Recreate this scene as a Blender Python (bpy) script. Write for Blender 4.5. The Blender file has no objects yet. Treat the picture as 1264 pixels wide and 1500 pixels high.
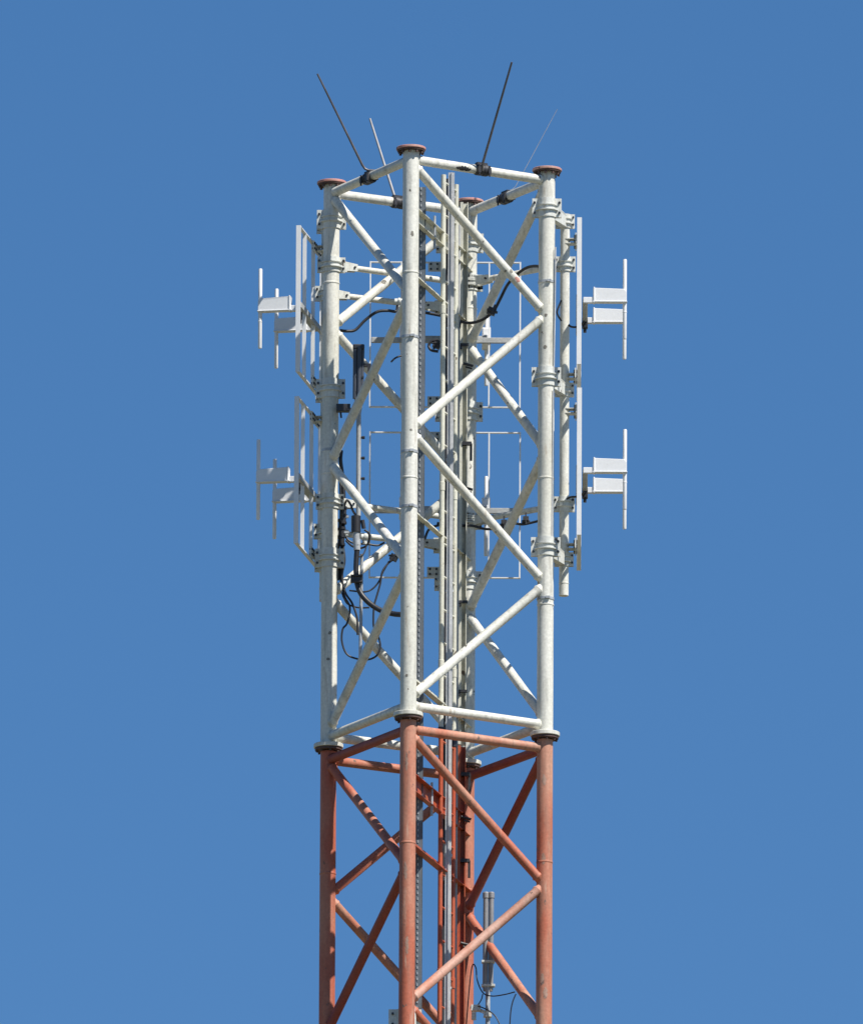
import bpy, math, random
from mathutils import Vector, Matrix
random.seed(7)
R = math.radians
S = bpy.context.scene
# ------------------------------------------------------------------ camera
D, FPX = 200.0, 35262.16                       # metres to the mast, focal length in photo pixels
YAW, PIT, ROL = 0.00027969, 0.23973969, -0.00491057
cy, sy, cp, sp, cr, sr = math.cos(YAW), math.sin(YAW), math.cos(PIT), math.sin(PIT), math.cos(ROL), math.sin(ROL)
r0, f0, Zv = Vector((cy, sy, 0)), Vector((-sy, cy, 0)), Vector((0, 0, 1))
FW = cp*f0 + sp*Zv
u0 = -sp*f0 + cp*Zv
RT = cr*r0 - sr*u0
UP = sr*r0 + cr*u0
CAM = Vector((0, -D, 0.0))                     # eye; the ground lies 1.7 m below
cam = bpy.data.cameras.new('camera'); co = bpy.data.objects.new('camera', cam)
S.collection.objects.link(co); S.camera = co
m3 = Matrix((RT, UP, -FW)).transposed()
co.matrix_world = Matrix.Translation(CAM) @ m3.to_4x4()
cam.sensor_fit = 'VERTICAL'; cam.sensor_height = 24; cam.sensor_width = 24
cam.lens = FPX*24/1500.0
cam.clip_start = 1; cam.clip_end = 20000
GZ = -1.7                                       # ground level
# ------------------------------------------------------------------ light
W = bpy.data.worlds.new('World'); S.world = W; W.use_nodes = True
nt = W.node_tree; bg = nt.nodes['Background']
sky = nt.nodes.new('ShaderNodeTexSky'); sky.sky_type = 'NISHITA'; sky.sun_disc = False
SUN_EL, SUN_AZ = R(52.6), R(130)                  # azimuth clockwise from +Y
sky.sun_elevation = SUN_EL; sky.sun_rotation = SUN_AZ
sky.altitude = 300; sky.air_density = 0.75; sky.dust_density = 0.0; sky.ozone_density = 4.0
hs = nt.nodes.new('ShaderNodeHueSaturation'); hs.inputs['Saturation'].default_value = 1.21; hs.inputs['Hue'].default_value = 0.5
nt.links.new(sky.outputs[0], hs.inputs['Color']); nt.links.new(hs.outputs[0], bg.inputs[0])
bg.inputs[1].default_value = 0.080
sl = bpy.data.lights.new('sun', 'SUN'); sl.energy = 5.0; sl.angle = R(0.5); sl.color = (1, 0.955, 0.88)
so = bpy.data.objects.new('sun', sl); S.collection.objects.link(so)
sd = Vector((math.sin(SUN_AZ)*math.cos(SUN_EL), math.cos(SUN_AZ)*math.cos(SUN_EL), math.sin(SUN_EL)))
so.rotation_euler = sd.to_track_quat('Z', 'Y').to_euler(); so.location = sd*80
S.view_settings.view_transform = 'Standard'; S.view_settings.look = 'None'
S.view_settings.exposure = 0.42; S.view_settings.gamma = 1.0
# ------------------------------------------------------------------ helpers
PXM = FPX/(D/math.cos(PIT))                     # about 171 photo pixels to the metre at the mast
YN = -0.922                                     # depth of the nearest leg
ZT = 51.8665                                    # height of the top flanges above the eye
PZ = 166.4                                      # photo pixels per vertical metre
def P(px, py, d=0):                             # photo pixel + depth behind the near leg (in pixels) -> point
    v = RT*((px-632)/FPX) + UP*((750-py)/FPX) + FW
    t = (YN + d/PXM - CAM.y)/v.y
    return CAM + v*t
def H(hpx): return ZT - hpx/PZ                  # height from photo pixels below the top flange
def at(xy, hpx): return Vector((xy[0], xy[1], H(hpx)))

class MB:
    def __init__(s): s.v = []; s.f = []; s.sm = []; s.mi = []; s.cur = 0
    def mat(s, i): s.cur = i; return s
    def face(s, idx, smooth=False): s.f.append(idx); s.sm.append(smooth); s.mi.append(s.cur)
    def path(s, pts, r, n=16, caps=True, close=False):
        pts = [Vector(p) for p in pts]
        rs = r if isinstance(r, (list, tuple)) else [r]*len(pts)
        m = len(pts); base = len(s.v); ref = None
        for i, p in enumerate(pts):
            a = pts[max(i-1, 0)]; b = pts[min(i+1, m-1)]
            t = (b-a).normalized()
            if ref is None:
                ref = t.orthogonal().normalized()
            ref = (ref - t*ref.dot(t)).normalized()
            bn = t.cross(ref)
            for k in range(n):
                an = 2*math.pi*k/n
                s.v.append(p + (ref*math.cos(an) + bn*math.sin(an))*rs[i])
        for i in range(m-1):
            for k in range(n):
                a = base+i*n+k; b = base+i*n+(k+1) % n
                s.face((a, b, b+n, a+n), True)
        if caps:                                # caps get vertices of their own, so that they do not bend the side's normals
            for o_, rev in ((0, True), ((m-1)*n, False)):
                q = len(s.v); s.v += [Vector(s.v[base+o_+k]) for k in range(n)]
                idx = tuple(q+k for k in range(n)); s.face(idx[::-1] if rev else idx)
        return s
    def tube(s, a, b, r, n=20, r2=None): return s.path([a, b], [r, r if r2 is None else r2], n)
    def lathe(s, c, ax, prof, n=32):            # prof: (radius, offset along the axis)
        c = Vector(c); ax = Vector(ax).normalized(); e = ax.orthogonal().normalized(); g = ax.cross(e)
        for (ra, ha), (rb, hb) in zip(prof[:-1], prof[1:]):
            base = len(s.v)
            for rr, hh in ((ra, ha), (rb, hb)):
                for k in range(n):
                    an = 2*math.pi*k/n
                    s.v.append(c + ax*hh + (e*math.cos(an)+g*math.sin(an))*max(rr, 1e-4))
            for k in range(n):
                a = base+k; b = base+(k+1) % n
                s.face((a, b, b+n, a+n), abs(hb-ha) > abs(rb-ra))
        return s
    def box(s, c, size, ax=(1, 0, 0), az=(0, 0, 1), taper=None):
        c = Vector(c); ex = Vector(ax).normalized(); ez = Vector(az); ez = (ez-ex*ez.dot(ex)).normalized(); ey = ez.cross(ex)
        b = len(s.v)
        for k in range(8):
            sx, sy_, sz = (1 if k & 1 else -1), (1 if k & 2 else -1), (1 if k & 4 else -1)
            tx = 1.0
            if taper and sz < 0: tx = taper
            s.v.append(c + ex*sx*size[0]/2*tx + ey*sy_*size[1]/2*tx + ez*sz*size[2]/2)
        for f in ((0, 2, 3, 1), (4, 5, 7, 6), (0, 1, 5, 4), (2, 6, 7, 3), (0, 4, 6, 2), (1, 3, 7, 5)):
            s.face(tuple(b+i for i in f))
        return s
    def beam(s, a, b, w, h, up=(0, 0, 1)):      # bar of section w (sideways) x h (along up)
        a = Vector(a); b = Vector(b)
        return s.box((a+b)/2, ((b-a).length, w, h), (b-a), up)
    def prism(s, poly, ext):                    # planar polygon extruded by a vector
        b = len(s.v); n = len(poly); ext = Vector(ext)
        for p in poly: s.v.append(Vector(p))
        for p in poly: s.v.append(Vector(p)+ext)
        s.face(tuple(b+i for i in range(n))[::-1]); s.face(tuple(b+n+i for i in range(n)))
        for i in range(n):
            j = (i+1) % n; s.face((b+i, b+j, b+n+j, b+n+i))
        return s
    def hexbolt(s, c, ax, r=0.010, h=0.012, shank=0.0):
        c = Vector(c); ax = Vector(ax).normalized()
        s.path([c, c+ax*h], r, 6)
        return s
    def build(s, name, mats, parent=None, bevel=0, **kw):
        me = bpy.data.meshes.new(name)
        off = Vector((0, 0, 0))
        if parent is not None:
            q = parent
            while q is not None: off += Vector(q.location); q = q.parent
        me.from_pydata([tuple(p-off) for p in s.v] if not kw.get('local') else [tuple(p) for p in s.v], [], s.f)
        me.polygons.foreach_set('use_smooth', s.sm); me.polygons.foreach_set('material_index', s.mi)
        for m in (mats if isinstance(mats, (list, tuple)) else [mats]): me.materials.append(m)
        me.update()
        o = bpy.data.objects.new(name, me); S.collection.objects.link(o)
        if parent is not None: o.parent = parent
        if bevel:
            b = o.modifiers.new('bevel', 'BEVEL'); b.width = bevel; b.segments = 2; b.limit_method = 'ANGLE'; b.angle_limit = R(40)
        return o
def tag(o, label=None, cat=None, group=None, kind=None):
    if label: o['label'] = label
    if cat: o['category'] = cat
    if group: o['group'] = group
    if kind: o['kind'] = kind
    return o
def thing(name, loc, label, cat, group=None, rz=0):
    o = bpy.data.objects.new(name, None); S.collection.objects.link(o)
    o.location = loc; o.rotation_euler = (0, 0, rz); o.empty_display_size = 0.2
    return tag(o, label, cat, group)
def copy_tree(o, parent=None):
    c = o.copy(); S.collection.objects.link(c)
    if parent is not None: c.parent = parent
    for ch in [x for x in S.objects if x.parent == o]: copy_tree(ch, c)
    return c
def spline(pts, k=8):                           # Catmull-Rom through the points
    pts = [Vector(p) for p in pts]; q = [pts[0]*2-pts[1]] + pts + [pts[-1]*2-pts[-2]]; out = []
    for i in range(1, len(q)-2):
        for j in range(k):
            t = j/k; a, b, c, d = q[i-1], q[i], q[i+1], q[i+2]
            out.append(0.5*((2*b)+(c-a)*t+(2*a-5*b+4*c-d)*t*t+(3*b-a-3*c+d)*t**3))
    out.append(pts[-1]); return out
# ------------------------------------------------------------------ materials
def ramp(n, fac, stops):
    r = n.new('ShaderNodeValToRGB'); e = r.color_ramp.elements
    while len(e) < len(stops): e.new(0.5)
    for el, (p, c) in zip(e, stops):
        el.position = p; el.color = (*c, 1) if len(c) == 3 else c
    return r
def paint(name, base, alt, chip=None, rough=0.5, scale=3.0, chip_amt=0.75, metal=0.0, bump=0.15, streak=True, grime=(0.30, 0.29, 0.23), grime_lim=(0.56, 0.78), rust_shade=None, patch=(.32, .62), gmix=.55, mott=1.0):
    m = bpy.data.materials.new(name); m.use_nodes = True
    n = m.node_tree.nodes; l = m.node_tree.links; b = n['Principled BSDF']
    b.inputs['Roughness'].default_value = rough; b.inputs['Metallic'].default_value = metal
    tc = n.new('ShaderNodeTexCoord')
    mp = n.new('ShaderNodeMapping'); mp.inputs['Scale'].default_value = (1, 1, 0.35 if streak else 1)
    l.new(tc.outputs['Object'], mp.inputs[0])
    n1 = n.new('ShaderNodeTexNoise'); n1.inputs['Scale'].default_value = scale; n1.inputs['Detail'].default_value = 8; n1.inputs['Roughness'].default_value = .62
    l.new(mp.outputs[0], n1.inputs['Vector'])
    r1 = ramp(n, None, [(patch[0], alt), (patch[1], base)]); l.new(n1.outputs['Fac'], r1.inputs[0])
    cur = r1.outputs[0]
    # streaky grime
    mp2 = n.new('ShaderNodeMapping'); mp2.inputs['Scale'].default_value = (14, 14, 1.6) if streak else (9, 9, 9)
    mp2.inputs['Location'].default_value = (3.1, 7.7, 1.3)
    l.new(tc.outputs['Object'], mp2.inputs[0])
    n2 = n.new('ShaderNodeTexNoise'); n2.inputs['Scale'].default_value = 1.6; n2.inputs['Detail'].default_value = 6
    l.new(mp2.outputs[0], n2.inputs['Vector'])
    r2 = ramp(n, None, [(grime_lim[0], (0, 0, 0)), (grime_lim[1], (1, 1, 1))]); l.new(n2.outputs['Fac'], r2.inputs[0])
    mx = n.new('ShaderNodeMix'); mx.data_type = 'RGBA'; mx.inputs['B'].default_value = (*grime, 1)
    mm = n.new('ShaderNodeMath'); mm.operation = 'MULTIPLY'; mm.inputs[1].default_value = gmix
    l.new(r2.outputs[0], mm.inputs[0]); l.new(mm.outputs[0], mx.inputs['Factor']); l.new(cur, mx.inputs['A'])
    cur = mx.outputs['Result']
    # fine chalky mottling
    nf = n.new('ShaderNodeTexNoise'); nf.inputs['Scale'].default_value = 46; nf.inputs['Detail'].default_value = 5; l.new(tc.outputs['Object'], nf.inputs['Vector'])
    rf_ = ramp(n, None, [(.30, (.86, .86, .86)), (.68, (1.06, 1.06, 1.06))]); l.new(nf.outputs['Fac'], rf_.inputs[0])
    mf = n.new('ShaderNodeMix'); mf.data_type = 'RGBA'; mf.blend_type = 'MULTIPLY'; mf.inputs['Factor'].default_value = mott
    l.new(cur, mf.inputs['A']); l.new(rf_.outputs[0], mf.inputs['B']); cur = mf.outputs['Result']
    if rust_shade:
        mr = n.new('ShaderNodeMapping'); mr.inputs['Scale'].default_value = (9, 9, 1.1); mr.inputs['Location'].default_value = (11.3, 2.9, 5.7); l.new(tc.outputs['Object'], mr.inputs[0])
        nr = n.new('ShaderNodeTexNoise'); nr.inputs['Scale'].default_value = 2.3; nr.inputs['Detail'].default_value = 7; nr.inputs['Roughness'].default_value = .65; l.new(mr.outputs[0], nr.inputs['Vector'])
        rr_ = ramp(n, None, [(.60, (0, 0, 0)), (.74, (.75, .75, .75))]); l.new(nr.outputs['Fac'], rr_.inputs[0])
        mx3 = n.new('ShaderNodeMix'); mx3.data_type = 'RGBA'; mx3.inputs['B'].default_value = (*rust_shade, 1)
        l.new(rr_.outputs[0], mx3.inputs['Factor']); l.new(cur, mx3.inputs['A']); cur = mx3.outputs['Result']
    if chip:
        n3 = n.new('ShaderNodeTexNoise'); n3.inputs['Scale'].default_value = 11; n3.inputs['Detail'].default_value = 4; n3.inputs['Roughness'].default_value = .6
        mp3 = n.new('ShaderNodeMapping'); mp3.inputs['Scale'].default_value = (1.25, 1.25, 0.8); l.new(tc.outputs['Object'], mp3.inputs[0]); l.new(mp3.outputs[0], n3.inputs['Vector'])
        r3 = ramp(n, None, [(chip_amt-.015, (0, 0, 0)), (chip_amt+.015, (1, 1, 1))]); l.new(n3.outputs['Fac'], r3.inputs[0])
        m2 = n.new('ShaderNodeMix'); m2.data_type = 'RGBA'; m2.inputs['B'].default_value = (*chip, 1)
        l.new(r3.outputs[0], m2.inputs['Factor']); l.new(cur, m2.inputs['A']); cur = m2.outputs['Result']
    l.new(cur, b.inputs['Base Color'])
    if bump:
        bp = n.new('ShaderNodeBump'); bp.inputs['Strength'].default_value = bump; bp.inputs['Distance'].default_value = .01
        n4 = n.new('ShaderNodeTexNoise'); n4.inputs['Scale'].default_value = 30; n4.inputs['Detail'].default_value = 4
        l.new(tc.outputs['Object'], n4.inputs['Vector']); l.new(n4.outputs['Fac'], bp.inputs['Height']); l.new(bp.outputs[0], b.inputs['Normal'])
    return m
M = {}
M['white'] = paint('white_paint', (.70, .69, .63), (.60, .59, .51), (.10, .08, .06), .48, 2.2, .70, grime=(.34, .33, .28), grime_lim=(.50, .72), rust_shade=(.36, .27, .18), gmix=.6)
M['cream'] = paint('cream_paint', (.66, .65, .55), (.54, .53, .44), (.12, .09, .06), .5, 3, .68)
M['red'] = paint('faded_red_paint', (.43, .115, .060), (.51, .26, .175), (.16, .10, .08), .62, 1.7, .69, grime=(.24, .13, .09), grime_lim=(.48, .74), patch=(.40, .56), rust_shade=(.50, .34, .25), gmix=.6)
M['red_fresh'] = paint('strong_red_paint', (.42, .065, .020), (.44, .12, .05), (.10, .05, .04), .5, 3, .70, grime=(.22, .07, .04))
M['redpale'] = paint('bleached_red_paint', (.42, .27, .21), (.30, .16, .11), (.16, .10, .08), .62, 9, .62, grime=(.30, .20, .15))
M['red_mid'] = paint('red_paint_half_faded', (.41, .105, .058), (.46, .19, .12), (.12, .08, .06), .6, 1.8, .69, grime=(.20, .08, .05), patch=(.40, .56), rust_shade=(.44, .22, .14))
M['red_deep'] = paint('red_paint_unfaded_shaded', (.26, .050, .036), (.32, .085, .058), (.10, .06, .05), .6, 2.2, .70, grime=(.14, .05, .04))  # less faded red, darkened further: shade of sun-averted members put into colour
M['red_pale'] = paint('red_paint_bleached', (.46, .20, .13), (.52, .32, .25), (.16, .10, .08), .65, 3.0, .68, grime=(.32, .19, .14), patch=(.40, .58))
M['rust_shade'] = paint('flange_shade', (.10, .055, .045), (.06, .035, .03), None, .7, 9, bump=.1, grime=(.16, .07, .05))  # near-black brown: shade at the flanges put into the colour
M['midrod'] = paint('grey_rod', (.30, .30, .31), (.22, .22, .23), None, .5, 9, metal=.2, bump=.03, grime=(.2, .2, .2))
M['scuff'] = paint('scuffed_primer', (.17, .155, .13), (.26, .25, .21), None, .7, 25, bump=.05, grime=(.3, .28, .24))
M['pink'] = paint('cap_red_paint', (.55, .24, .20), (.47, .28, .23), (.10, .05, .05), .55, 8, .62)
M['ant'] = paint('antenna_white', (.76, .765, .77), (.72, .725, .73), None, .42, 4, bump=.02, streak=False, mott=.25, gmix=.3, grime=(.42, .42, .40), grime_lim=(.62, .85))
M['galv'] = paint('galvanised_steel', (.46, .48, .50), (.30, .32, .34), None, .42, 12, metal=.15, bump=.08, grime=(.2, .2, .2))
M['plate'] = paint('clamp_paint', (.66, .67, .63), (.54, .55, .51), (.14, .11, .08), .5, 7, .68, rust_shade=(.34, .28, .2))
M['alu'] = paint('aluminium', (.58, .585, .59), (.46, .465, .47), None, .4, 9, metal=.15, bump=.05, grime=(.3, .3, .3))
M['slate'] = paint('slate_sheath', (.07, .08, .10), (.04, .045, .06), None, .4, 9, bump=.05, grime=(.16, .16, .17))
M['tray'] = paint('tray_steel', (.15, .17, .195), (.10, .12, .14), None, .5, 9, metal=.1, bump=.05, grime=(.12, .12, .12))
M['dark'] = paint('dark_steel', (.055, .055, .06), (.03, .03, .035), None, .5, 12, metal=.4, bump=.1, grime=(.12, .11, .1))
M['rod'] = paint('weathered_rod', (.16, .15, .155), (.09, .085, .09), None, .45, 8, metal=.5, bump=.05, grime=(.22, .19, .17))
M['black'] = paint('black_cable_sheath', (.016, .017, .022), (.03, .03, .035), None, .45, 9, bump=.05, grime=(.05, .05, .05))
M['bolt'] = paint('bolt_steel', (.05, .055, .065), (.03, .03, .035), None, .4, 20, metal=.5, bump=0, grime=(.1, .1, .1))
M['dull'] = paint('dull_grey_fibreglass', (.42, .43, .43), (.34, .35, .35), None, .5, 6, bump=.05, grime=(.16, .16, .15))
M['conc'] = paint('concrete', (.36, .35, .33), (.28, .27, .25), None, .85, 2, streak=False)
# ------------------------------------------------------------------ setting
gm = bpy.data.materials.new('dry_grass'); gm.use_nodes = True
n = gm.node_tree.nodes; l = gm.node_tree.links
tn = n.new('ShaderNodeTexNoise'); tn.inputs['Scale'].default_value = .05; tn.inputs['Detail'].default_value = 12
tc = n.new('ShaderNodeTexCoord'); l.new(tc.outputs['Object'], tn.inputs['Vector'])
rr = ramp(n, None, [(.35, (.07, .075, .04)), (.65, (.17, .15, .09))]); l.new(tn.outputs['Fac'], rr.inputs[0]); l.new(rr.outputs[0], n['Principled BSDF'].inputs['Base Color'])
n['Principled BSDF'].inputs['Roughness'].default_value = .95
g = MB(); k = 6000
g.v += [Vector((-k, -k, GZ)), Vector((k, -k, GZ)), Vector((k, k, GZ)), Vector((-k, k, GZ))]; g.face((0, 1, 2, 3))
tag(g.build('ground', gm), kind='structure')
# ------------------------------------------------------------------ lattice mast
CN, CL, CR, CK = (-.2451, -.9221), (-.9251, .2582), (.9192, -.2182), (.2550, .8833)
LEG = [CN, CL, CK, CR]                          # round the square: near, left, back, right
LR, BR, RR = .0695, .0395, .040
mast = thing('lattice_mast', (0, 0, GZ), 'square tubular lattice mast, white upper section flanged onto a faded red one', 'mast')
def flange(mb, xy, hz, t, r, mf, mbolt, below=True):
    c = Vector((xy[0], xy[1], hz))
    mb.mat(mf).lathe(c, (0, 0, 1), [(LR*.9, 0), (r-.004, 0), (r, .004), (r, t-.004), (r-.004, t), (0, t)], 36)
    mb.mat(mbolt)
    for k in range(10):
        a = 2*math.pi*(k+.3)/10
        q = c + Vector((math.cos(a), math.sin(a), 0))*(r-.027)
        if below: mb.tube(q - Vector((0, 0, .036)), q + Vector((0, 0, .002)), .0125, 6)
        else: mb.tube(q + Vector((0, 0, t-.002)), q + Vector((0, 0, t+.02)), .0125, 6)
def weldband(mb, xy, hpx, r=LR+.004, t=.012):
    c = at(xy, hpx); mb.lathe(c, (0, 0, 1), [(LR-.002, -t), (r, -t*.4), (r, t*.4), (LR-.002, t)], 32)
NODES = [21, 215, 414, 609, 806]                # pixels below the flange plane
SEC = 5.0*PZ
names = ('near', 'left', 'far', 'right')
def welded(mb, a, b, r, n=20):
    d = (b-a); L = d.length; d = d/L
    si = max(.3, math.sqrt(max(0, 1-d.z*d.z))); w0 = LR/si
    ts = [0, w0-.004, w0+.001, w0+.010, w0+.020, L-w0-.020, L-w0-.010, L-w0-.001, L-w0+.004, L]
    rs = [r, r, r+.0075, r+.006, r, r, r+.006, r+.0075, r, r]
    return mb.path([a+d*t for t in ts], rs, n)
def section_braces(h0, mat, parent, skip=()):
    for f in range(4):
        A, B = LEG[f], LEG[(f+1) % 4]
        # even nodes on legs near/left/far/right by face, stepping round the mast
        for s_ in range(4):
            # near-left face: left has even nodes ; left-far: far even ; far-right: right even ; right-near: near even
            a, b = (B, A) if s_ % 2 == 0 else (A, B)
            mb = MB(); welded(mb, at(a, h0+NODES[s_]), at(b, h0+NODES[s_+1]), BR)
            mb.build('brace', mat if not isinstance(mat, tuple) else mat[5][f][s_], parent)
def ring(h, mat, parent, r=RR):
    for f in range(4):
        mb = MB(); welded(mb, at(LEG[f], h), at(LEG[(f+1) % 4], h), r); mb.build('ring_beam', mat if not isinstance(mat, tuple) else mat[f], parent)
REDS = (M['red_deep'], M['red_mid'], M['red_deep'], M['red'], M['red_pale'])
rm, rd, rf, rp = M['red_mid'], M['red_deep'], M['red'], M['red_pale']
REDS += (((rm, rd, rm, rd), (rm, rf, rm, rf), (rd, rf, rd, rf), (rf, rp, rf, rf)),)  # deep red goes to the braces that lie in shade
bands = {0: [184, 484], 1: [150, 430], 2: [160, 470], 3: [168, 455, 640]}
for i, xy in enumerate(LEG):
    mb = MB(); mb.path([at(xy, 3), at(xy, SEC-6)], LR, 32)
    for hb in bands[i]: weldband(mb, xy, hb)
    lg = mb.build('leg', M['white'], mast)
    fm = MB(); flange(fm, xy, ZT-.022, .022, .127, 0, 1); fm.mat(1).lathe(Vector((xy[0], xy[1], ZT-.034)), Zv, [(LR*.9, 0), (.118, 0), (.120, .012), (LR*.9, .0119)], 36)  # extra dark disc colours the cap's underside darker
    tag(fm.build('flange', [M['pink'], M['rust_shade']], lg), 'faded red top flange with bolts underneath')
    fm = MB(); fm.lathe(Vector((xy[0], xy[1], ZT-5.0+.002)), Zv, [(LR*.9, 0), (.123, 0), (.127, .004), (.127, .032), (.123, .036), (LR*.9, .036)], 36); fm.build('flange', [M['white'], M['bolt']], lg)
    mb = MB(); mb.path([at(xy, SEC+5), at(xy, 2*SEC-6)], LR*.985, 32)
    for hb in (183, 484): weldband(mb, xy, SEC+hb, LR+.002)
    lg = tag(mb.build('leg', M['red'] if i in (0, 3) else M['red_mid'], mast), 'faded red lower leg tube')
    fm = MB(); fm.lathe(Vector((xy[0], xy[1], ZT-5.0-.022)), Zv, [(LR*.9, 0), (.113, 0), (.116, .004), (.116, .021), (LR*.9, .021)], 36)
    for k in range(8):
        a_ = 2*math.pi*(k+.2)/8; q = Vector((xy[0], xy[1], ZT-5.0-.022))+Vector((math.cos(a_), math.sin(a_), 0))*.098; fm.tube(q-Zv*.016, q+Zv*.003, .010, 6)
    fm.build('flange', [M['rust_shade']], lg)  # red flange coloured dark to carry its own shade
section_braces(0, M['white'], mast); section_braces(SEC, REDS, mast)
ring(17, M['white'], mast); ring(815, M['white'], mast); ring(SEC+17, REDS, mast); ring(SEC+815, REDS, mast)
# the mast goes on to the ground below the picture
mb = MB(); h0 = 2*SEC; kk = 0; floor_h = (ZT-GZ)*PZ
while h0 < floor_h-10:
    mb.mat(kk % 2)
    for f in range(4):
        A, B = LEG[f], LEG[(f+1) % 4]
        mb.tube(at(A, h0), at(A, min(h0+SEC, floor_h)), LR, 16)
        if h0+SEC < floor_h:
            for s_ in range(4):
                a, b = (B, A) if s_ % 2 == 0 else (A, B)
                mb.tube(at(a, h0+NODES[s_]), at(b, h0+NODES[s_+1]), BR, 10)
        mb.tube(at(A, h0+17), at(B, h0+17), RR, 10)
    h0 += SEC; kk += 1
tag(mb.build('lower_shaft', [M['white'], M['red']], mast), 'rest of the mast down to the ground')
mb = MB(); mb.box((0, 0, GZ+.25), (3.2, 3.2, .5), (math.cos(.52), math.sin(.52), 0)); mb.build('footing', M['conc'], mast, bevel=.02)
# diagonal channel beams between the near and far legs that carry the ladder
dNK = (Vector((CK[0]-CN[0], CK[1]-CN[1], 0))).normalized(); pNK = Vector((dNK.y, -dNK.x, 0))
def diag_beam(h, hgt, mat, wide=.05):
    a, b = at(CN, h), at(CK, h)
    mb = MB(); mb.beam(a, b, .006, hgt)
    for s_ in (-1, 1):
        o = Vector((0, 0, s_*(hgt/2+.003))) + pNK*(wide/2)
        mb.beam(a+o, b+o, wide, .006)
    mb.build('ladder_beam', mat, mast)
def angle_beam(h, mat, leg=.05):
    a, b = at(CN, h), at(CK, h)
    mb = MB(); mb.beam(a, b, .006, leg); o = Vector((0, 0, -leg/2-.003))+pNK*(leg/2); mb.beam(a+o, b+o, leg, .006)
    mb.build('ladder_beam', mat, mast)
diag_beam(97, .115, M['cream']); angle_beam(183, M['cream']); angle_beam(528, M['cream']); angle_beam(772, M['cream'], .06)
diag_beam(SEC+92, .14, M['red_fresh']); angle_beam(SEC+180, M['red_fresh'], .07); angle_beam(SEC+528, M['red_fresh'])
for hb, m_ in ((95, 'galv'), (SEC+92, 'galv')):
    q = at(CN, hb).lerp(at(CK, hb), .35)+pNK*.03
    mb = MB(); mb.tube(q-Zv*.16, q+Zv*.13, .011, 8); mb.build('hanger_rod', M[m_], mast)
def worn(a, b, t, ln, ang, wid, r, mat, seed):
    # bare or stained patch: a thin flake of irregular outline lying on the tube
    rnd = random.Random(seed); d = (b-a).normalized(); e = (Vector((0, -1, 0))-d*Vector((0, -1, 0)).dot(d)).normalized(); g = d.cross(e)
    if g.z < 0: g = -g
    mb = MB(); n_ = 14; c = a.lerp(b, t)
    for i in range(n_+1):
        u = -1+2*i/n_; w_ = math.sqrt(max(0.02, 1-u*u))*wid*(.75+.5*rnd.random()); sh = (rnd.random()-.5)*wid*.3
        for j in range(7):
            an = ang+sh+w_*(j/6-.5); mb.v.append(c+d*u*ln/2+(e*math.cos(an)+g*math.sin(an))*(r+.0008))
    for i in range(n_):
        for j in range(6):
            q = i*7+j; mb.face((q, q+1, q+8, q+7), True)
    mb.build('worn_patch', mat, mast)
aN, aR = at(CN, 17), at(CR, 17)
worn(aN, aR, .37, .15, R(-30), R(55), RR, M['dark'], 3)
worn(aN, aR, .93, .03, R(10), R(30), RR, M['rod'], 4)
b0, b1 = at(CN, NODES[0]), at(CR, NODES[1])
for t_, ln, an, wd, k in ((.72, .035, 30, 50, 5), (.70, .02, -30, 40, 6), (.52, .015, 10, 30, 16)): worn(b0, b1, t_, ln, R(an), R(wd), BR, M['scuff'], k)
worn(b0, b1, .77, .06, R(20), R(60), BR, M['pink'], 7)
for t_, ln, an, wd, xy_, k in ((.262, .03, 5, 22, CR, 8), (.318, .035, 10, 25, CR, 9), (.357, .02, -5, 16, CR, 10), (.155, .05, -12, 20, CN, 11), (.50, .02, -10, 20, CN, 12), (.93, .025, 12, 18, CN, 17)):
    worn(at(xy_, 0), at(xy_, SEC), t_, ln, R(an), R(wd), LR, M['scuff'], k)
for t_, ln, an, wd, xy_, k in ((.80, .03, -5, 22, CL, 13), (.846, .025, 5, 26, CL, 14)): worn(at(xy_, 0), at(xy_, SEC), t_, ln, R(an), R(wd), LR, M['scuff'], k)
b0, b1 = at(CK, NODES[0]), at(CL, NODES[1]); worn(b0, b1, .62, .05, R(20), R(60), BR, M['scuff'], 15)
for t_, an, k in ((.36, 8, 21), (.75, -10, 22), (.71, 14, 23), (.13, 4, 24)): worn(at(CR, SEC), at(CR, 2*SEC), t_*.6, .10, R(an), R(28), LR*.985, M['redpale'], k)
for t_, an, k in ((.08, 10, 31), (.27, 14, 32), (.40, 0, 33)): worn(at(CN, SEC), at(CN, 2*SEC), t_, .16, R(an), R(22), LR*.985, M['redpale'], k)
# ------------------------------------------------------------------ steel straps on legs
def strap(xy, h, label):
    mb = MB(); c = at(xy, h)
    mb.lathe(c, (0, 0, 1), [(LR, -.011), (LR+.005, -.011), (LR+.005, .011), (LR, .011)], 32)
    mb.box(c+Vector((.02, -LR-.012, 0)), (.035, .02, .02))
    tag(mb.build('strap', M['galv']), label, 'strap', 'steel straps around the mast legs')
strap(CN, 278, 'upper steel strap round the nearest white leg beside perforated tray')
strap(CN, 446, 'middle steel strap round the nearest white leg')
strap(CN, 526, 'lowest steel strap round the nearest white leg')
strap(CR, 167, 'upper steel strap round the right white leg near its antenna')
strap(CR, 631, 'lower steel strap round the right white leg under the antennas')
strap(CL, 396, 'thin strap round the left white leg above a brace joint')
strap(CK, 222, 'steel strap round the far white leg behind the ladder')
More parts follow.
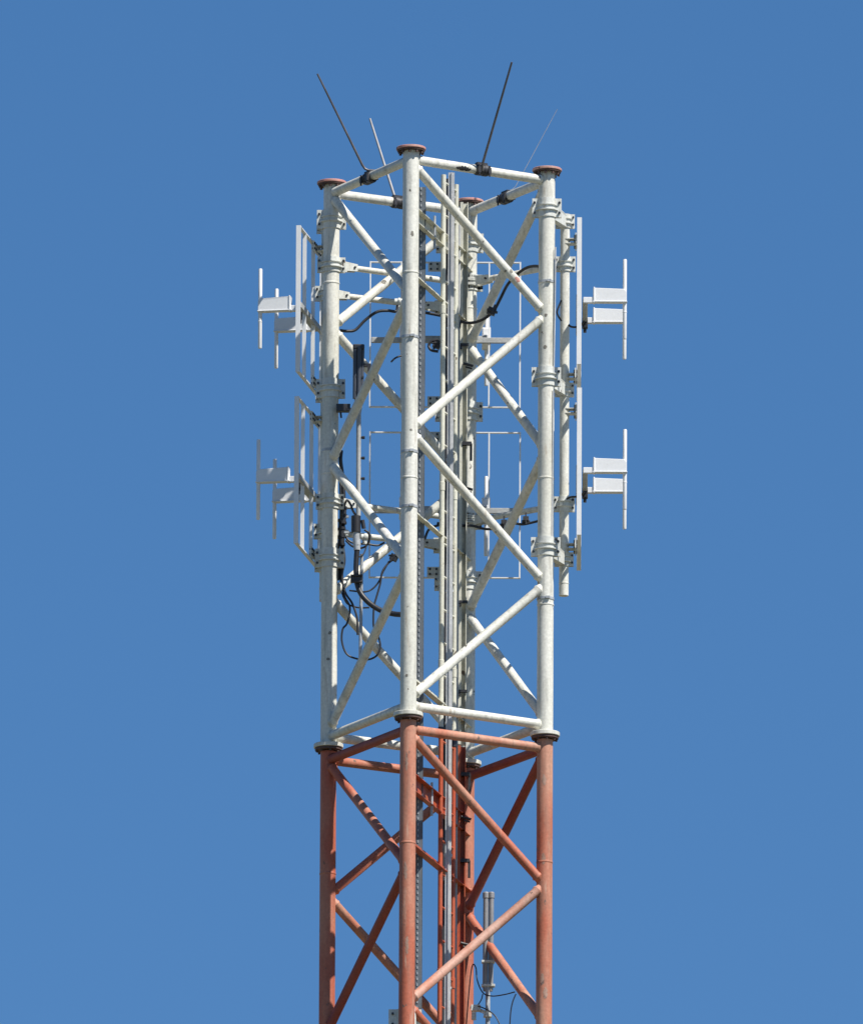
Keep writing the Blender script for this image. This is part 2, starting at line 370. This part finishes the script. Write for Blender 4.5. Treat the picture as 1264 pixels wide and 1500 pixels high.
# ------------------------------------------------------------------ clamps, poles
Ex, Ey = Vector((1, 0, 0)), Vector((0, 1, 0))
def add_clamp(mb, c, r, hgt=.16, dr=Ex, ear=.05, bolt=.011, sides=(-1, 1)):
    """two half shells with bolted ears along dr; material 0 plate, 1 bolts"""
    c = Vector(c); fr = dr.cross(Vector((0, 0, 1))).normalized()
    if fr.y > 0: fr = -fr
    mb.mat(0).lathe(c, (0, 0, 1), [(r-.001, -hgt/2), (r+.010, -hgt/2), (r+.010, hgt/2), (r-.001, hgt/2)], 36)
    mb.lathe(c, (0, 0, 1), [(r+.009, -.030), (r+.030, -.026), (r+.030, -.018), (r+.009, -.014)], 36)
    mb.lathe(c, (0, 0, 1), [(r+.009, .014), (r+.024, .018), (r+.024, .026), (r+.009, .030)], 36)
    for s_ in sides:
        for g_ in (-1, 1):
            mb.mat(0).box(c + dr*s_*(r+ear/2+.006) + fr*g_*.014, (ear, .012, hgt), dr)
        for z in (-hgt*.27, hgt*.27):
            q = c + dr*s_*(r+ear*.62+.006) + Vector((0, 0, z))
            mb.mat(1).tube(q - fr*.036, q + fr*.036, bolt, 6)
def pole_thing(P0, hlist, tie_h, top, bot, pole_xy, leg_xy, label, pr=.041, side=None):
    t = thing('mounting_pole', (pole_xy[0], pole_xy[1], H(bot)), label, 'pole', 'poles carrying the antennas')
    mb = MB(); mb.path([at(pole_xy, top), at(pole_xy, bot)], pr, 24)
    for h in (top+70, top+250, bot-18): mb.lathe(at(pole_xy, h), (0, 0, 1), [(pr-.001, -.008), (pr+.003, -.004), (pr+.003, .004), (pr-.001, .008)], 24)
    mb.build('pole', M['white'], t)
    d = Vector((pole_xy[0]-leg_xy[0], pole_xy[1]-leg_xy[1], 0)); L = d.length; d.normalize()
    for h in hlist:
        mb = MB(); c = at(leg_xy, h); q = at(pole_xy, h)
        add_clamp(mb, c, LR, .165)
        lc = mb.build('leg_clamp', [M['plate'], M['bolt']], t, bevel=.0)
        mb = MB(); add_clamp(mb, q, pr, .12, Ex, .036, .009)
        mb.build('pole_clamp', [M['plate'], M['bolt']], t)
        # gusset between leg clamp and pole
        mb = MB(); sd_ = d.cross(Vector((0, 0, 1)))
        a = c + d*(LR+.008); b = q - d*(pr+.008)
        for s_ in (-1, 1):
            o = sd_*s_*.022
            mb.prism([a+o+Zv*.075, b+o+Zv*.045, b+o-Zv*.060, a+o-Zv*.075], sd_*.006)
        mb.beam(a-Zv*.07, b-Zv*.055, .06, .008); mb.beam(a+Zv*.072, b+Zv*.042, .06, .008)
        mb.build('gusset', [M['plate']], t)
    return t
def xy(px, py, d): p = P(px, py, d); return (p.x, p.y)
PR_, PL_, PB_ = xy(826.5, 590, 198), xy(476.5, 600, 243), xy(651.5, 600, 326)
pole_thing(None, [58, 306, 555], None, 48, 608, PR_, CR, 'white pole bracketed right of the right mast leg, carrying right antennas')
pole_thing(None, [56, 305, 554], None, 50, 607, PL_, CL, 'white pole mostly hidden behind the left mast leg, carrying left antennas')
pole_thing(None, [63, 312, 561], None, 48, 600, PB_, CK, 'white pole behind the ladder, carrying the rear antennas')
# tie arms from pole/leg to another leg
def tie(a_xy, b_xy, ha, ra, rb, label, trim=(0, 0), hb=None):
    hb = ha if hb is None else hb
    a, b = at(a_xy, ha), at(b_xy, hb); d = (b-a).normalized(); sd_ = d.cross(Zv).normalized()
    t = thing('tie_arm', a, label, 'arm', 'tubular tie arms bracing the antenna poles')
    s0, s1 = ra+.09, rb+.09
    mb = MB(); mb.tube(a+d*(s0+.02), b-d*(s1+.02), .026, 18); mb.build('tube', M['white'], t)
    for c, r, sg in ((a, ra, 1), (b, rb, -1)):
        mb = MB(); dr = Ex if abs(d.x) > .5 else Ex
        add_clamp(mb, c, r, .13, Ex, .045, .010); mb.build('clamp', [M['plate'], M['bolt']], t)
        mb = MB(); p0 = c+d*sg*(r+.005); p1 = c+d*sg*(r+.17)
        for k in (-1, 1):
            o = sd_*k*.028
            mb.prism([p0+o+Zv*.045, p1+o+Zv*.03, p1+o-Zv*.03, p0+o-Zv*.045], sd_*.006)
        q = p1-d*sg*.03
        mb.mat(1).tube(q-sd_*.045, q+sd_*.045, .010, 6)
        mb.build('fork', [M['plate'], M['bolt']], t)
tie(CL, CK, 123, LR, LR, 'upper tie arm clamped between left and far mast legs')
tie(CL, CK, 471, LR, LR, 'lower tie arm clamped between left and far mast legs')
tie(PR_, CK, 121, .041, LR, 'upper tie arm reaching from right antenna pole to far leg')
tie(PR_, CK, 474, .041, LR, 'lower tie arm from right antenna pole to far leg, cable beneath')
tie(PL_, PB_, 155, .041, .041, 'upper tie arm between left pole and rear pole, above a black cable')
tie(PL_, PB_, 505, .041, .041, 'lower tie arm between left pole and rear pole, beside the power divider')
# ------------------------------------------------------------------ dipole antennas (local: x along the reflector, y outwards, z up)
def make_antenna(label):
    t = thing('dipole_antenna', (0, 0, 0), label, 'antenna', 'twin dipole panel antennas on the mast')
    W2, H2 = .645, .647
    xs = (-.645, -.378, 0, .378, .645)
    mb = MB()
    for s_ in (-1, 1):                           # frame
        mb.box((s_*W2, 0, 0), (.012, .040, 2*H2)); mb.box((0, 0, s_*(H2-.0045)), (2*W2-.010, .032, .009))
    mb.build('reflector_frame', M['ant'], t, local=1)
    for x in xs[1:4]:
        mb = MB(); mb.box((x, 0, 0), (.012, .032, 2*H2-.02)); mb.build('reflector_bar', M['ant'], t, local=1)
    mb = MB(); mb.box((0, -.011, -.052), (2*W2-.02, .030, .048)); mb.build('cross_channel', M['dull'], t, local=1, bevel=.004)
    # mounting plates to the pole
    for s_ in (-1, 1):
        mb = MB(); z = s_*(H2-.05)
        mb.mat(0).box((0, -.030, z), (.30, .010, .085)); mb.box((0, -.075, z+.02), (.09, .085, .008)); mb.box((0, -.075, z-.02), (.09, .085, .008))
        mb.box((0, -.018, z), (.05, .02, .06))
        mb.mat(1)
        for bx in (-.125, -.07, .07, .125):
            for bz in (-.022, .022): mb.tube((bx, -.046, z+bz), (bx, -.016, z+bz), .010, 6)
        mb.build('mounting_plate', [M['plate'], M['bolt']], t, local=1)
    # feed bar linking both dipoles
    mb = MB(); mb.box((0, .050, -.02), (.72, .045, .040)); mb.build('feed_bar', M['dull'], t, local=1, bevel=.005)
    mb = MB(); mb.box((-.30, .050, -.05), (.07, .05, .09)); mb.tube((-.30, .05, -.09), (-.30, .05, -.13), .014, 10)
    mb.build('feed_connector', M['black'], t, local=1, bevel=.006)
    for s_ in (-1, 1):
        x = s_*.355
        mb = MB()
        y0, y1, z0, z1 = .118, .405, -.034, .094    # housing, seen from the side
        for (a, b_, zt, zb, wt) in ((y0, y1, z1, z0, .060),):
            # tapered shell: a hull between inner and outer ends
            poly = [(a, zt-.004), (a+.012, zt), (b_-.02, zt-.010), (b_, zt-.03), (b_, zb+.004), (b_-.01, zb), (a+.006, zb), (a, zb+.006)]
            mb.prism([Vector((x-wt/2, p[0], p[1])) for p in poly], (wt, 0, 0))
            mb.box((x, (a+b_)/2, zb+.006), (wt+.016, b_-a+.010, .010))
            mb.box((x, a+.010, (zt+zb)/2), (wt+.014, .012, zt-zb+.012))
        mb.build('feed_housing', M['ant'], t, local=1, bevel=.004)
        mb = MB(); mb.box((x, .085, -.012), (.05, .10, .050)); mb.build('support_arm', M['ant'], t, local=1, bevel=.004)
        mb = MB(); mb.path([(x, .390, -.352), (x, .390, -.345), (x, .390, .345), (x, .390, .352)], [.0135, .0165, .0165, .0135], 18)
        mb.lathe((x, .390, -.115), (0, 0, 1), [(.0160, -.008), (.0185, -.004), (.0185, .004), (.0160, .008)], 18)
        mb.build('dipole', M['ant'], t, local=1)
    return t
spots = [((848, 453, 198), R(-90.3), 'white twin dipole antenna facing right, upper of the two'),
         ((848, 702, 198), R(-90.3), 'white twin dipole antenna facing right, lower of the two'),
         ((458.5, 464, 243), R(79), 'white twin dipole antenna facing left, upper of the two'),
         ((456, 714, 243), R(79), 'white twin dipole antenna facing left, lower of the two'),
         ((652, 490.5, 349), 0, 'rear antenna with wide wire frame behind the ladder, upper of the two'),
         ((651.5, 740, 349), 0, 'rear antenna with wide wire frame behind the ladder, lower of the two')]
proto = make_antenna(spots[0][2])
for i, (p, rz, lab) in enumerate(spots):
    o = proto if i == 0 else copy_tree(proto)
    o.location = P(*p); o.rotation_euler.z = rz; o['label'] = lab
# ------------------------------------------------------------------ lightning rods
def rod(cpt, beamdir, pts, mat, rad, label):
    cpt = Vector(cpt); bd = Vector(beamdir).normalized(); sd_ = bd.cross(Zv).normalized(); 
    if sd_.y > 0: sd_ = -sd_
    t = thing('lightning_rod', cpt, label, 'rod', 'lightning rods on the mast top')
    mb = MB()
    for o in (-.030, .030):
        mb.lathe(cpt+bd*o, bd, [(RR, -.018), (RR+.012, -.018), (RR+.012, .018), (RR, .018)], 24)
    mb.lathe(cpt, bd, [(RR, -.065), (RR+.007, -.062), (RR+.009, 0), (RR+.007, .062), (RR, .065)], 24)
    for o in (-.052, .052):
        mb.box(cpt+bd*o+sd_*(RR+.006)-Zv*.012, (.026, .03, .05), bd)
        mb.tube(cpt+sd_*(RR+.012)+bd*o-Zv*(RR+.022), cpt+sd_*(RR+.012)+bd*o+Zv*.03, .008, 6)
        mb.tube(cpt-sd_*(RR+.012)+bd*o-Zv*.02, cpt-sd_*(RR+.012)+bd*o+Zv*(RR+.012), .008, 6)
    mb.box(cpt+Zv*(RR+.012), (.10, .045, .018), bd)
    mb.build('clamp', M['dark'], t)
    mb = MB(); mb.path(pts, [rad]*(len(pts)-1)+[rad*.75], 12); mb.build('rod', mat, t)
rod(P(541, 261, 103), at(CN, 17)-at(CL, 17), [P(549, 250, 98), P(540, 249.5, 98), P(535, 247.5, 98), P(531, 242, 97), P(465, 108, 58)], M['rod'], .0105, 'dark lightning rod bent outwards, on the front left ring beam')
rod(P(583, 297, 254), at(CK, 17)-at(CL, 17), [P(579.5, 299, 256), P(578, 288, 258), P(542, 174, 318)], M['midrod'], .0125, 'short grey lightning rod seen between left and nearest legs')
rod(P(705, 249, 60), at(CN, 17)-at(CR, 17), [P(706, 250, 52), P(707, 239, 48), P(749.5, 91, -20)], M['rod'], .0115, 'longest black lightning rod on the front right ring beam')
rod(P(741.5, 290, 220), at(CK, 17)-at(CR, 17), [P(739, 284, 214), P(741, 280, 214), P(751, 277, 216), P(755, 273, 218), P(773, 240, 226), P(816, 160, 246)], M['midrod'], .0026, 'thinnest pale lightning rod on the rear right ring beam')
# ------------------------------------------------------------------ ladder
def lx(py, base): return base - 0.0049*(py-250)  # everything leans with the camera roll
LA = xy(649.5, 300, 150); RB = xy(668.0, 300, 207); MC = xy(661.0, 300, 168)
ld = thing('ladder', (LA[0], LA[1], H(SEC*2)), 'slim climbing ladder with round stiles inside the mast', 'ladder')
topL, topR = H(0), H(0)
for c, top in ((LA, 2), (RB, 2)):
    mb = MB(); mb.tube(at(c, top), at(c, SEC-12), .022, 16)
    for hb in (200, 460, 720): mb.lathe(at(c, hb), Zv, [(.0215, -.04), (.0255, -.036), (.0255, .036), (.0215, .04)], 16)
    mb.build('stile', M['cream'], ld)
    mb = MB(); mb.tube(at(c, SEC-12), at(c, SEC*2), .020, 16)
    mb.mat(1).lathe(at(c, SEC-12), Zv, [(.0205, -.05), (.026, -.046), (.026, .046), (.0205, .05)], 16)
    mb.mat(0).lathe(at(c, SEC+340), Zv, [(.0205, -.05), (.0245, -.046), (.0245, .046), (.0205, .05)], 16)
    tag(mb.build('stile', [M['red_fresh'], M['bolt']], ld), 'red painted lower stile')
k = 12
while k < 2*SEC:
    mb = MB(); mb.tube(at(LA, k), at(RB, k), .011, 10); mb.build('rung', M['cream'] if k < SEC-10 else M['red_fresh'], ld); k += 48.2
mb = MB()                                        # fall-arrest rail along the middle
a, b = at(MC, -6), at(MC, SEC*2)
dl = (Vector((RB[0]-LA[0], RB[1]-LA[1], 0))).normalized(); nl = Vector((dl.y, -dl.x, 0))
mb.beam(a, b, .008, .042, Ex)
for s_ in (-1, 1): mb.beam(a+Ex*0+Vector((s_*.0235, .008, 0)), b+Vector((s_*.0235, .008, 0)), .006, .022, Ey)
mb.beam(a+Vector((.004, -.012, 0)), b+Vector((.004, -.012, 0)), .010, .012, Ex)
mb.build('safety_rail', M['alu'], ld)
k = 30
while k < 2*SEC:
    mb = MB(); mb.box(at(MC, k)+Vector((0, .025, 0)), (.07, .04, .02)); mb.build('rail_bracket', M['alu'], ld); k += 192.8
# cable channel in front of the far leg
c0 = xy(679.5, 300, 262)
cct = thing('cable_channel', at(c0, 2*SEC), 'open vertical cable channel in front of the far leg, white above red', 'channel')
ch = MB()
def vbar(mb, c, h0_, h1_, ox, oy, w, dpt): 
    a, b = at((c[0]+ox, c[1]+oy), h0_), at((c[0]+ox, c[1]+oy), h1_); mb.box((a+b)/2, (w, dpt, (a-b).length))
def channel(mb, h0_, h1_):
    vbar(mb, c0, h0_, h1_, -.030, 0, .007, .05); vbar(mb, c0, h0_, h1_, .033, 0, .007, .05); vbar(mb, c0, h0_, h1_, .003, .03, .070, .006)
    vbar(mb, c0, h0_, h1_, -.018, -.028, .026, .006)
channel(ch.mat(0), 15, SEC-20); channel(ch.mat(1), SEC-18, 2*SEC)
ch.build('channel', [M['cream'], M['red_fresh']], cct)
for hb, kx in ((226, 0), (255, 2), (371, 1), (437, 2), (604, 0), (735, 0), (SEC+24, 1), (SEC+88, 2), (SEC+150, 1), (SEC+272, 2)):
    mb = MB(); c = at(c0, hb)
    if kx == 0: mb.box(c+Vector((.01, -.035, 0)), (.075, .03, .022)); mb.box(c+Vector((-.02, -.03, -.025)), (.02, .03, .03))
    if kx == 1: mb.box(c+Vector((.035, -.02, 0)), (.08, .04, .030)); mb.box(c+Vector((.070, -.02, -.075)), (.022, .02, .15))
    if kx == 2: mb.tube(c+Vector((.0, -.035, .01)), c+Vector((.085, -.02, -.01)), .012, 8); mb.tube(c+Vector((.02, -.03, -.02)), c+Vector((.075, -.01, -.03)), .008, 8)
    mb.build('shadow_clip', M['dark'], cct)  # dark pieces, mostly standing in for shadows on the far leg
# perforated cable tray beside the nearest leg
tr0 = xy(618.6, 300, 71)
tr = thing('cable_tray', at(tr0, 2*SEC), 'slotted galvanised cable tray running down behind the nearest leg', 'cable tray')
mb = MB()
vbar(mb, tr0, 40, 2*SEC, 0, 0, .056, .003)
k = 42
while k < 2*SEC-8: mb.mat(1).box(at(tr0, k)+Vector((-.010, -.004, 0)), (.010, .006, .022)); k += 8.3
mb.mat(0)
for ox in (-.0295, .0295): vbar(mb, tr0, 40, 2*SEC, ox, .022, .003, .05)
mb.build('tray', [M['tray'], M['galv']], tr)
mb = MB()
for kx, (ox, oy, rr_) in enumerate(((-.034, .0, .008), (-.036, .02, .009), (.0, .02, .012))):
    mb.tube(at((tr0[0]+ox, tr0[1]+oy), 48), at((tr0[0]+ox, tr0[1]+oy), 2*SEC), rr_, 10)
tag(mb.build('tray_cables', M['black']), 'black cables bundled inside the slotted cable tray', 'cable')
# ------------------------------------------------------------------ cables
def cable(pts, r, label, mat='black', grp=None, name='cable'):
    mb = MB(); mb.path(spline([P(*p) for p in pts]), r, 12); o = mb.build(name, M[mat]); return tag(o, label, 'cable', grp)
cable([(498, 484, 230), (509, 485, 232), (521, 483, 235), (535, 469, 238), (552, 457, 240), (568, 455, 243), (580, 456, 246), (583, 447, 248)], .013, 'black cable rising right from the left leg to a white connector')
cable([(796, 394, 140), (788, 390, 150), (775, 391, 175), (763, 397, 190), (751, 408, 200), (742, 419, 205), (733, 437, 210), (724, 454, 213), (716, 462, 216), (705, 469, 222), (689, 473, 240), (670, 470, 255), (648, 463, 262), (618, 457, 262)], .013, 'black cable sweeping from the right leg down across to the ladder')
cable([(640, 766, 262), (661, 770, 262), (690, 770, 266), (712, 775, 262), (738, 773, 245), (752, 767, 238), (767, 768, 232), (790, 763, 222), (800, 763, 200)], .011, 'black cable slung under the lower right tie arm')
cable([(832, 476, 161), (838, 479, 161), (848, 478, 161), (856, 470, 158)], .009, 'short black lead curving to the upper right antenna')
cable([(830, 731, 180), (836, 728, 178), (848, 727, 172), (856, 720, 160)], .009, 'short black lead curving to the lower right antenna')
cable([(822, 440, 155), (816, 455, 154), (817, 462, 155), (822, 470, 158)], .008, 'thin black lead beside the upper half of the right pole')
cable([(523, 806, 178), (522, 822, 178), (521.7, 838, 178), (523, 854, 178), (529, 870, 176), (543, 885, 172), (560, 895, 168), (578, 899.5, 166), (598, 902, 150), (610, 915, 110), (611, 950, 90), (611, 1010, 86)], .0235, 'thick black feeder hose curving from the divider towards the nearest leg')
cable([(577, 819, 205), (568, 826, 203), (560, 838, 200), (557, 855, 200), (552, 873, 198), (548, 888, 196), (547, 907, 195), (548, 920, 195), (555, 935, 195), (557, 948, 195), (552, 960, 195), (540, 966, 195), (523, 965, 195), (508, 958, 195), (501, 940, 195), (502, 922, 195), (508, 914, 195), (512, 900, 198), (512, 887, 200), (506, 876, 205), (502, 864, 208)], .0085, 'black cable hanging in a long loop under the lower left antenna')
cable([(570, 822, 206), (561, 838, 204), (555, 852, 204), (545, 863, 202), (533, 867, 200), (512, 865, 205)], .0075, 'black cable drooping from the brace joint to the left leg')
cable([(501, 868, 208), (504, 876, 206), (510, 885, 204), (525, 890, 203), (541, 890, 202)], .0075, 'short black cable tail crossing behind the thick feeder hose')
cable([(506, 786, 215), (511, 792, 215), (520, 796, 216), (538, 797, 218), (553, 799, 222), (563, 795, 226)], .009, 'black cable crossing behind the divider foot to the right')
cable([(537, 798, 185), (535, 806, 184), (532, 812, 182), (526, 816, 180)], .006, 'thin jumper lead looping at the foot of the divider')
cable([(500, 660, 212), (499, 675, 212), (502, 700, 214), (504, 740, 214), (502, 790, 214), (500, 835, 212), (502, 866, 210)], .017, 'thick black cable strapped down the inside of the left leg')
cable([(497, 690, 212), (499, 720, 212), (499, 770, 212), (496.5, 800, 212), (496, 850, 210)], .010, 'thinner black cable tight against the left leg')
cable([(642, 498, 262), (632, 500, 262), (628, 507, 262), (632, 513, 260), (642, 515, 260)], .012, 'small black cable loop left of the ladder')
cable([(668, 468, 240), (673, 473, 240), (672, 482, 240), (668, 486, 240)], .011, 'small black hook of cable right of the ladder')
cable([(622, 790, 262), (628, 776, 262), (640, 770, 262), (655, 768, 262)], .011, 'small dark cable bend by the lower rear tie arm')
cable([(573, 530, 205), (580, 524, 210), (592, 520, 215), (606, 518, 225)], .008, 'short black cable behind the steep left brace')
cable([(655, 262, 225), (655.5, 300, 228), (655, 330, 228), (654, 440, 228), (653.5, 560, 228), (652.5, 700, 228), (651.5, 860, 228), (650.5, 1050, 228), (649.5, 1220, 228), (649, 1300, 228), (648, 1540, 228)], .016, 'black feeder cable running straight down behind the ladder')
cable([(672.5, 330, 240), (672, 420, 240), (671, 560, 240), (670, 800, 240), (668.5, 1080, 240), (666, 1540, 240)], .014, 'grey feeder cable running down between ladder and far leg', 'dull')
for pts, lab in (([(813.5, 362, 112), (812.5, 460, 112), (811, 545, 112)], 'thin pale conduit down the upper right leg edge'), ([(810, 572, 112), (809, 690, 112), (808, 800, 112)], 'thin pale conduit down the right leg edge, lower length')):
    cable(pts, .006, lab, 'alu', None, 'conduit')
for p, lab in (((577, 817, 205), 'dark clamp at the brace joint where two hanging cables end'), ((640, 506, 262), 'dark junction block behind the ladder holding a small cable loop')):
    mb = MB(); c = P(*p); mb.box(c, (.065, .05, .05), (1, 0, -.5)); mb.tube(c+Vector((-.03, -.02, -.035)), c+Vector((.03, -.02, .04)), .011, 8); mb.tube(c+Vector((-.045, -.02, .015)), c+Vector((.03, -.025, .015)), .008, 6)
    tag(mb.build('cable_clamp', M['dark']), lab, 'clamp')
# cable clamp on the steep brace
mb = MB(); c = P(720, 456, 205); mb.box(c, (.07, .05, .06), (1, 0, -.4)); mb.tube(c+Vector((-.04, -.03, .01)), c+Vector((.05, -.03, -.02)), .012, 8); mb.tube(c+Vector((.0, -.04, -.04)), c+Vector((.03, -.03, .05)), .010, 8)
tag(mb.build('cable_clamp', M['dark']), 'dark clamp holding a black cable to the rear right brace', 'clamp')
for p, lab in (((738, 765, 240), 'dark hanger under the lower right tie arm, nearer the ladder'), ((770, 760, 232), 'dark hanger under the lower right tie arm, nearer the right leg')):
    mb = MB(); c = P(*p); mb.box(c, (.05, .05, .035)); mb.tube(c+Vector((-.035, 0, -.025)), c+Vector((.035, 0, -.025)), .014, 10); mb.tube(c+Vector((0, -.02, -.05)), c+Vector((0, -.02, .05)), .006, 6)
    tag(mb.build('cable_hanger', M['dark']), lab, 'clamp', 'cable hangers under the tie arm')
# ------------------------------------------------------------------ power divider by the left leg
dv = thing('power_divider', P(526, 985, 178), 'dark upright power divider rod with side ports beside the left leg', 'divider')
mb = MB()
for ox, oy, top, r in ((-5, -4, 512, .019), (1, -6, 508, .019), (5.5, 0, 510, .018), (0, 6, 511, .016)):
    mb.tube(P(525.5+ox, top, 178+oy), P(524.5+ox*.9, 584, 178+oy), r, 14)
mb.build('coax_bundle', M['slate'], dv)
mb = MB(); mb.box(P(525.5, 509, 178), (.10, .08, .045)); mb.build('cap', M['black'], dv, bevel=.01)
mb = MB()
for py in (553, 576): mb.lathe(P(525, py, 178), Zv, [(.03, -.008), (.048, -.008), (.048, .008), (.03, .008)], 16)
mb.box(P(536, 535, 178), (.09, .03, .025)); mb.box(P(541, 539, 178), (.03, .04, .05))
mb.build('band', M['dark'], dv)
mb = MB(); mb.path([P(524, 584, 178), P(526, 596, 178), P(525.5, 606, 178), P(525, 757, 178)], [.03, .028, .020, .020], 16); mb.build('divider_tube', M['dull'], dv)
for py in (641, 671, 701):
    mb = MB(); mb.tube(P(526, py, 178), P(530, py, 178), .009, 8); mb.tube(P(530, py, 178), P(534.5, py, 178), .0135, 10); mb.build('port', M['bolt'], dv)
mb = MB(); mb.tube(P(521.5, 756, 178), P(521.5, 780, 178), .041, 14); mb.tube(P(531, 762, 176), P(533, 774, 176), .018, 10); mb.build('coupling', M['black'], dv)
mb = MB(); mb.tube(P(522, 780, 178), P(522, 790, 178), .030, 14); mb.tube(P(522.5, 790, 178), P(523, 799, 178), .034, 6); mb.tube(P(523, 799, 178), P(523, 806, 178), .029, 16); mb.build('connector', M['galv'], dv)
mb = MB(); mb.tube(P(530, 812, 186), P(527.5, 985, 186), .015, 12); mb.build('stand_tube', M['galv'], dv)
mb = MB(); mb.box(P(503, 598, 185), (.12, .07, .065)); mb.beam(P(505, 599, 182), P(524, 602, 178), .03, .03); mb.tube(P(499, 604, 176), P(500, 612, 176), .010, 6); mb.build('arm_clamp', M['dark'], dv, bevel=.004)
mb = MB(); mb.box(P(522, 848, 176), (.10, .06, .06)); mb.tube(P(514, 852, 170), P(531, 852, 170), .010, 8); mb.tube(P(514, 843, 170), P(531, 843, 170), .010, 8); mb.build('hose_clamp', M['dark'], dv)
t = thing('coaxial_connector', P(502, 800, 212), 'bulky black connectors strapped in line beside the left leg under its lower clamp', 'connector')
for (xa, ya, xb, yb, rr_) in ((503.5, 742, 502.5, 768, .026), (501.5, 772, 500.5, 800, .024), (498.5, 760, 498, 790, .015)):
    mb = MB(); a, b = P(xa, ya, 208), P(xb, yb, 208); d_ = (b-a).normalized(); mb.tube(a, b, rr_, 12)
    for q in (.08, .5, .92): mb.lathe(a.lerp(b, q), d_, [(rr_-.001, -.012), (rr_+.007, -.010), (rr_+.007, .010), (rr_-.001, .012)], 12)
    mb.build('coupling', M['black'], t)
mb = MB(); mb.box(P(505, 780, 208), (.075, .03, .02)); mb.box(P(505, 757, 208), (.07, .03, .018)); mb.build('bracket', M['galv'], t)
cable([(522, 756, 178), (517, 748, 182), (513, 738, 190), (508, 733, 205), (504, 742, 208)], .010, 'black jumper arching from the divider top to the left leg connectors')
cable([(534, 776, 176), (540, 781, 178), (541, 790, 182), (537, 799, 190), (528, 803, 196), (516, 800, 204), (507, 792, 210)], .009, 'black jumper drooping round the divider foot to the left leg')
cable([(503, 800, 208), (505, 822, 206), (501, 845, 206), (506, 868, 204), (516, 884, 200), (523, 905, 198), (524, 930, 198)], .0095, 'black cable trailing below the left leg connectors')
# small shiny cable joints
for p, lab in (((585, 442, 250), 'bright metal joint at the end of the upper left cable'), ((536, 787, 215), 'bright metal joint right of the divider foot')):
    mb = MB(); c = P(*p); mb.tube(c-Ex*.04, c+Ex*.03, .028, 14); mb.tube(c+Vector((-.01, 0, -.06)), c+Vector((-.005, 0, .0)), .022, 12)
    mb.lathe(c, Ex, [(.02, -.012), (.035, -.010), (.035, .010), (.02, .012)], 16)
    tag(mb.build('cable_joint', M['plate']), lab, 'connector', 'bright cable joints')
# ------------------------------------------------------------------ stub antenna low on the right
w = thing('stub_antenna', P(714, 1560, 250), 'grey twin tube stub antenna with caps, behind the lower red section', 'antenna')
for x0, x1 in ((711.6, 710.5), (719.6, 718.5)):
    mb = MB(); mb.path([P(x0, 1313, 250), P(x1, 1446, 250), P(x1, 1452, 250)], [.0225, .0225, .017], 18)
    mb.lathe(P(x0, 1312, 250), Zv, [(0.0, .03), (.022, .03), (.0275, .022), (.0275, -.022), (.0225, -.026)], 18); mb.build('tube', M['midrod'], w)
mb = MB(); mb.path([P(714.5, 1440, 250), P(714, 1600, 250)], .020, 16); mb.build('mast_pole', M['galv'], w)
for py in (1409, 1444):
    mb = MB(); mb.box(P(715, py, 250), (.115, .06, .022)); mb.build('band', M['plate'], w, bevel=.004)
mb = MB(); mb.box(P(697, 1477, 255), (.08, .07, .05)); mb.beam(P(690, 1475, 262), P(718, 1486, 250), .03, .03); mb.box(P(714, 1487, 248), (.07, .06, .035)); mb.tube(P(694, 1483, 250), P(694, 1494, 250), .02, 10); mb.build('bracket', M['plate'], w)
cable([(683, 1500, 262), (688, 1440, 262), (692, 1414, 262), (697, 1418, 258), (699, 1436, 252), (707, 1454, 246), (720, 1459, 240), (738, 1457, 232), (754, 1453, 226)], .0055, 'thin black lead looping from far leg to the red brace')
cable([(755.5, 1456, 226), (751, 1467, 226), (748, 1482, 226), (746, 1510, 226)], .0055, 'thin black lead dropping straight from the lower right red brace')
cable([(707, 1456, 246), (705, 1464, 248), (700, 1472, 250), (697, 1475, 252)], .005, 'tiny black lead behind the stub antenna foot')
cable([(693, 1473, 252), (704, 1475, 248), (718, 1482, 240), (727, 1491, 236), (736, 1510, 232)], .0055, 'thin black lead sloping under the stub antenna')
# clamp on the nearest leg at the bottom left
mb = MB(); c = P(596, 1492, 6)
mb.mat(0).box(c+Vector((-.115, .03, .0)), (.08, .014, .17)); mb.lathe(c, Zv, [(LR, -.08), (LR+.009, -.08), (LR+.009, .08), (LR, .08)], 30); mb.box(c+Vector((.10, .03, .0)), (.05, .014, .17))
mb.mat(1)
for z in (-.045, .045): mb.tube(c+Vector((-.12, -.0, z)), c+Vector((-.12, .06, z)), .011, 6)
tag(mb.build('leg_clamp', [M['plate'], M['bolt']]), 'pale bolted clamp round the nearest red leg at the bottom edge', 'clamp')
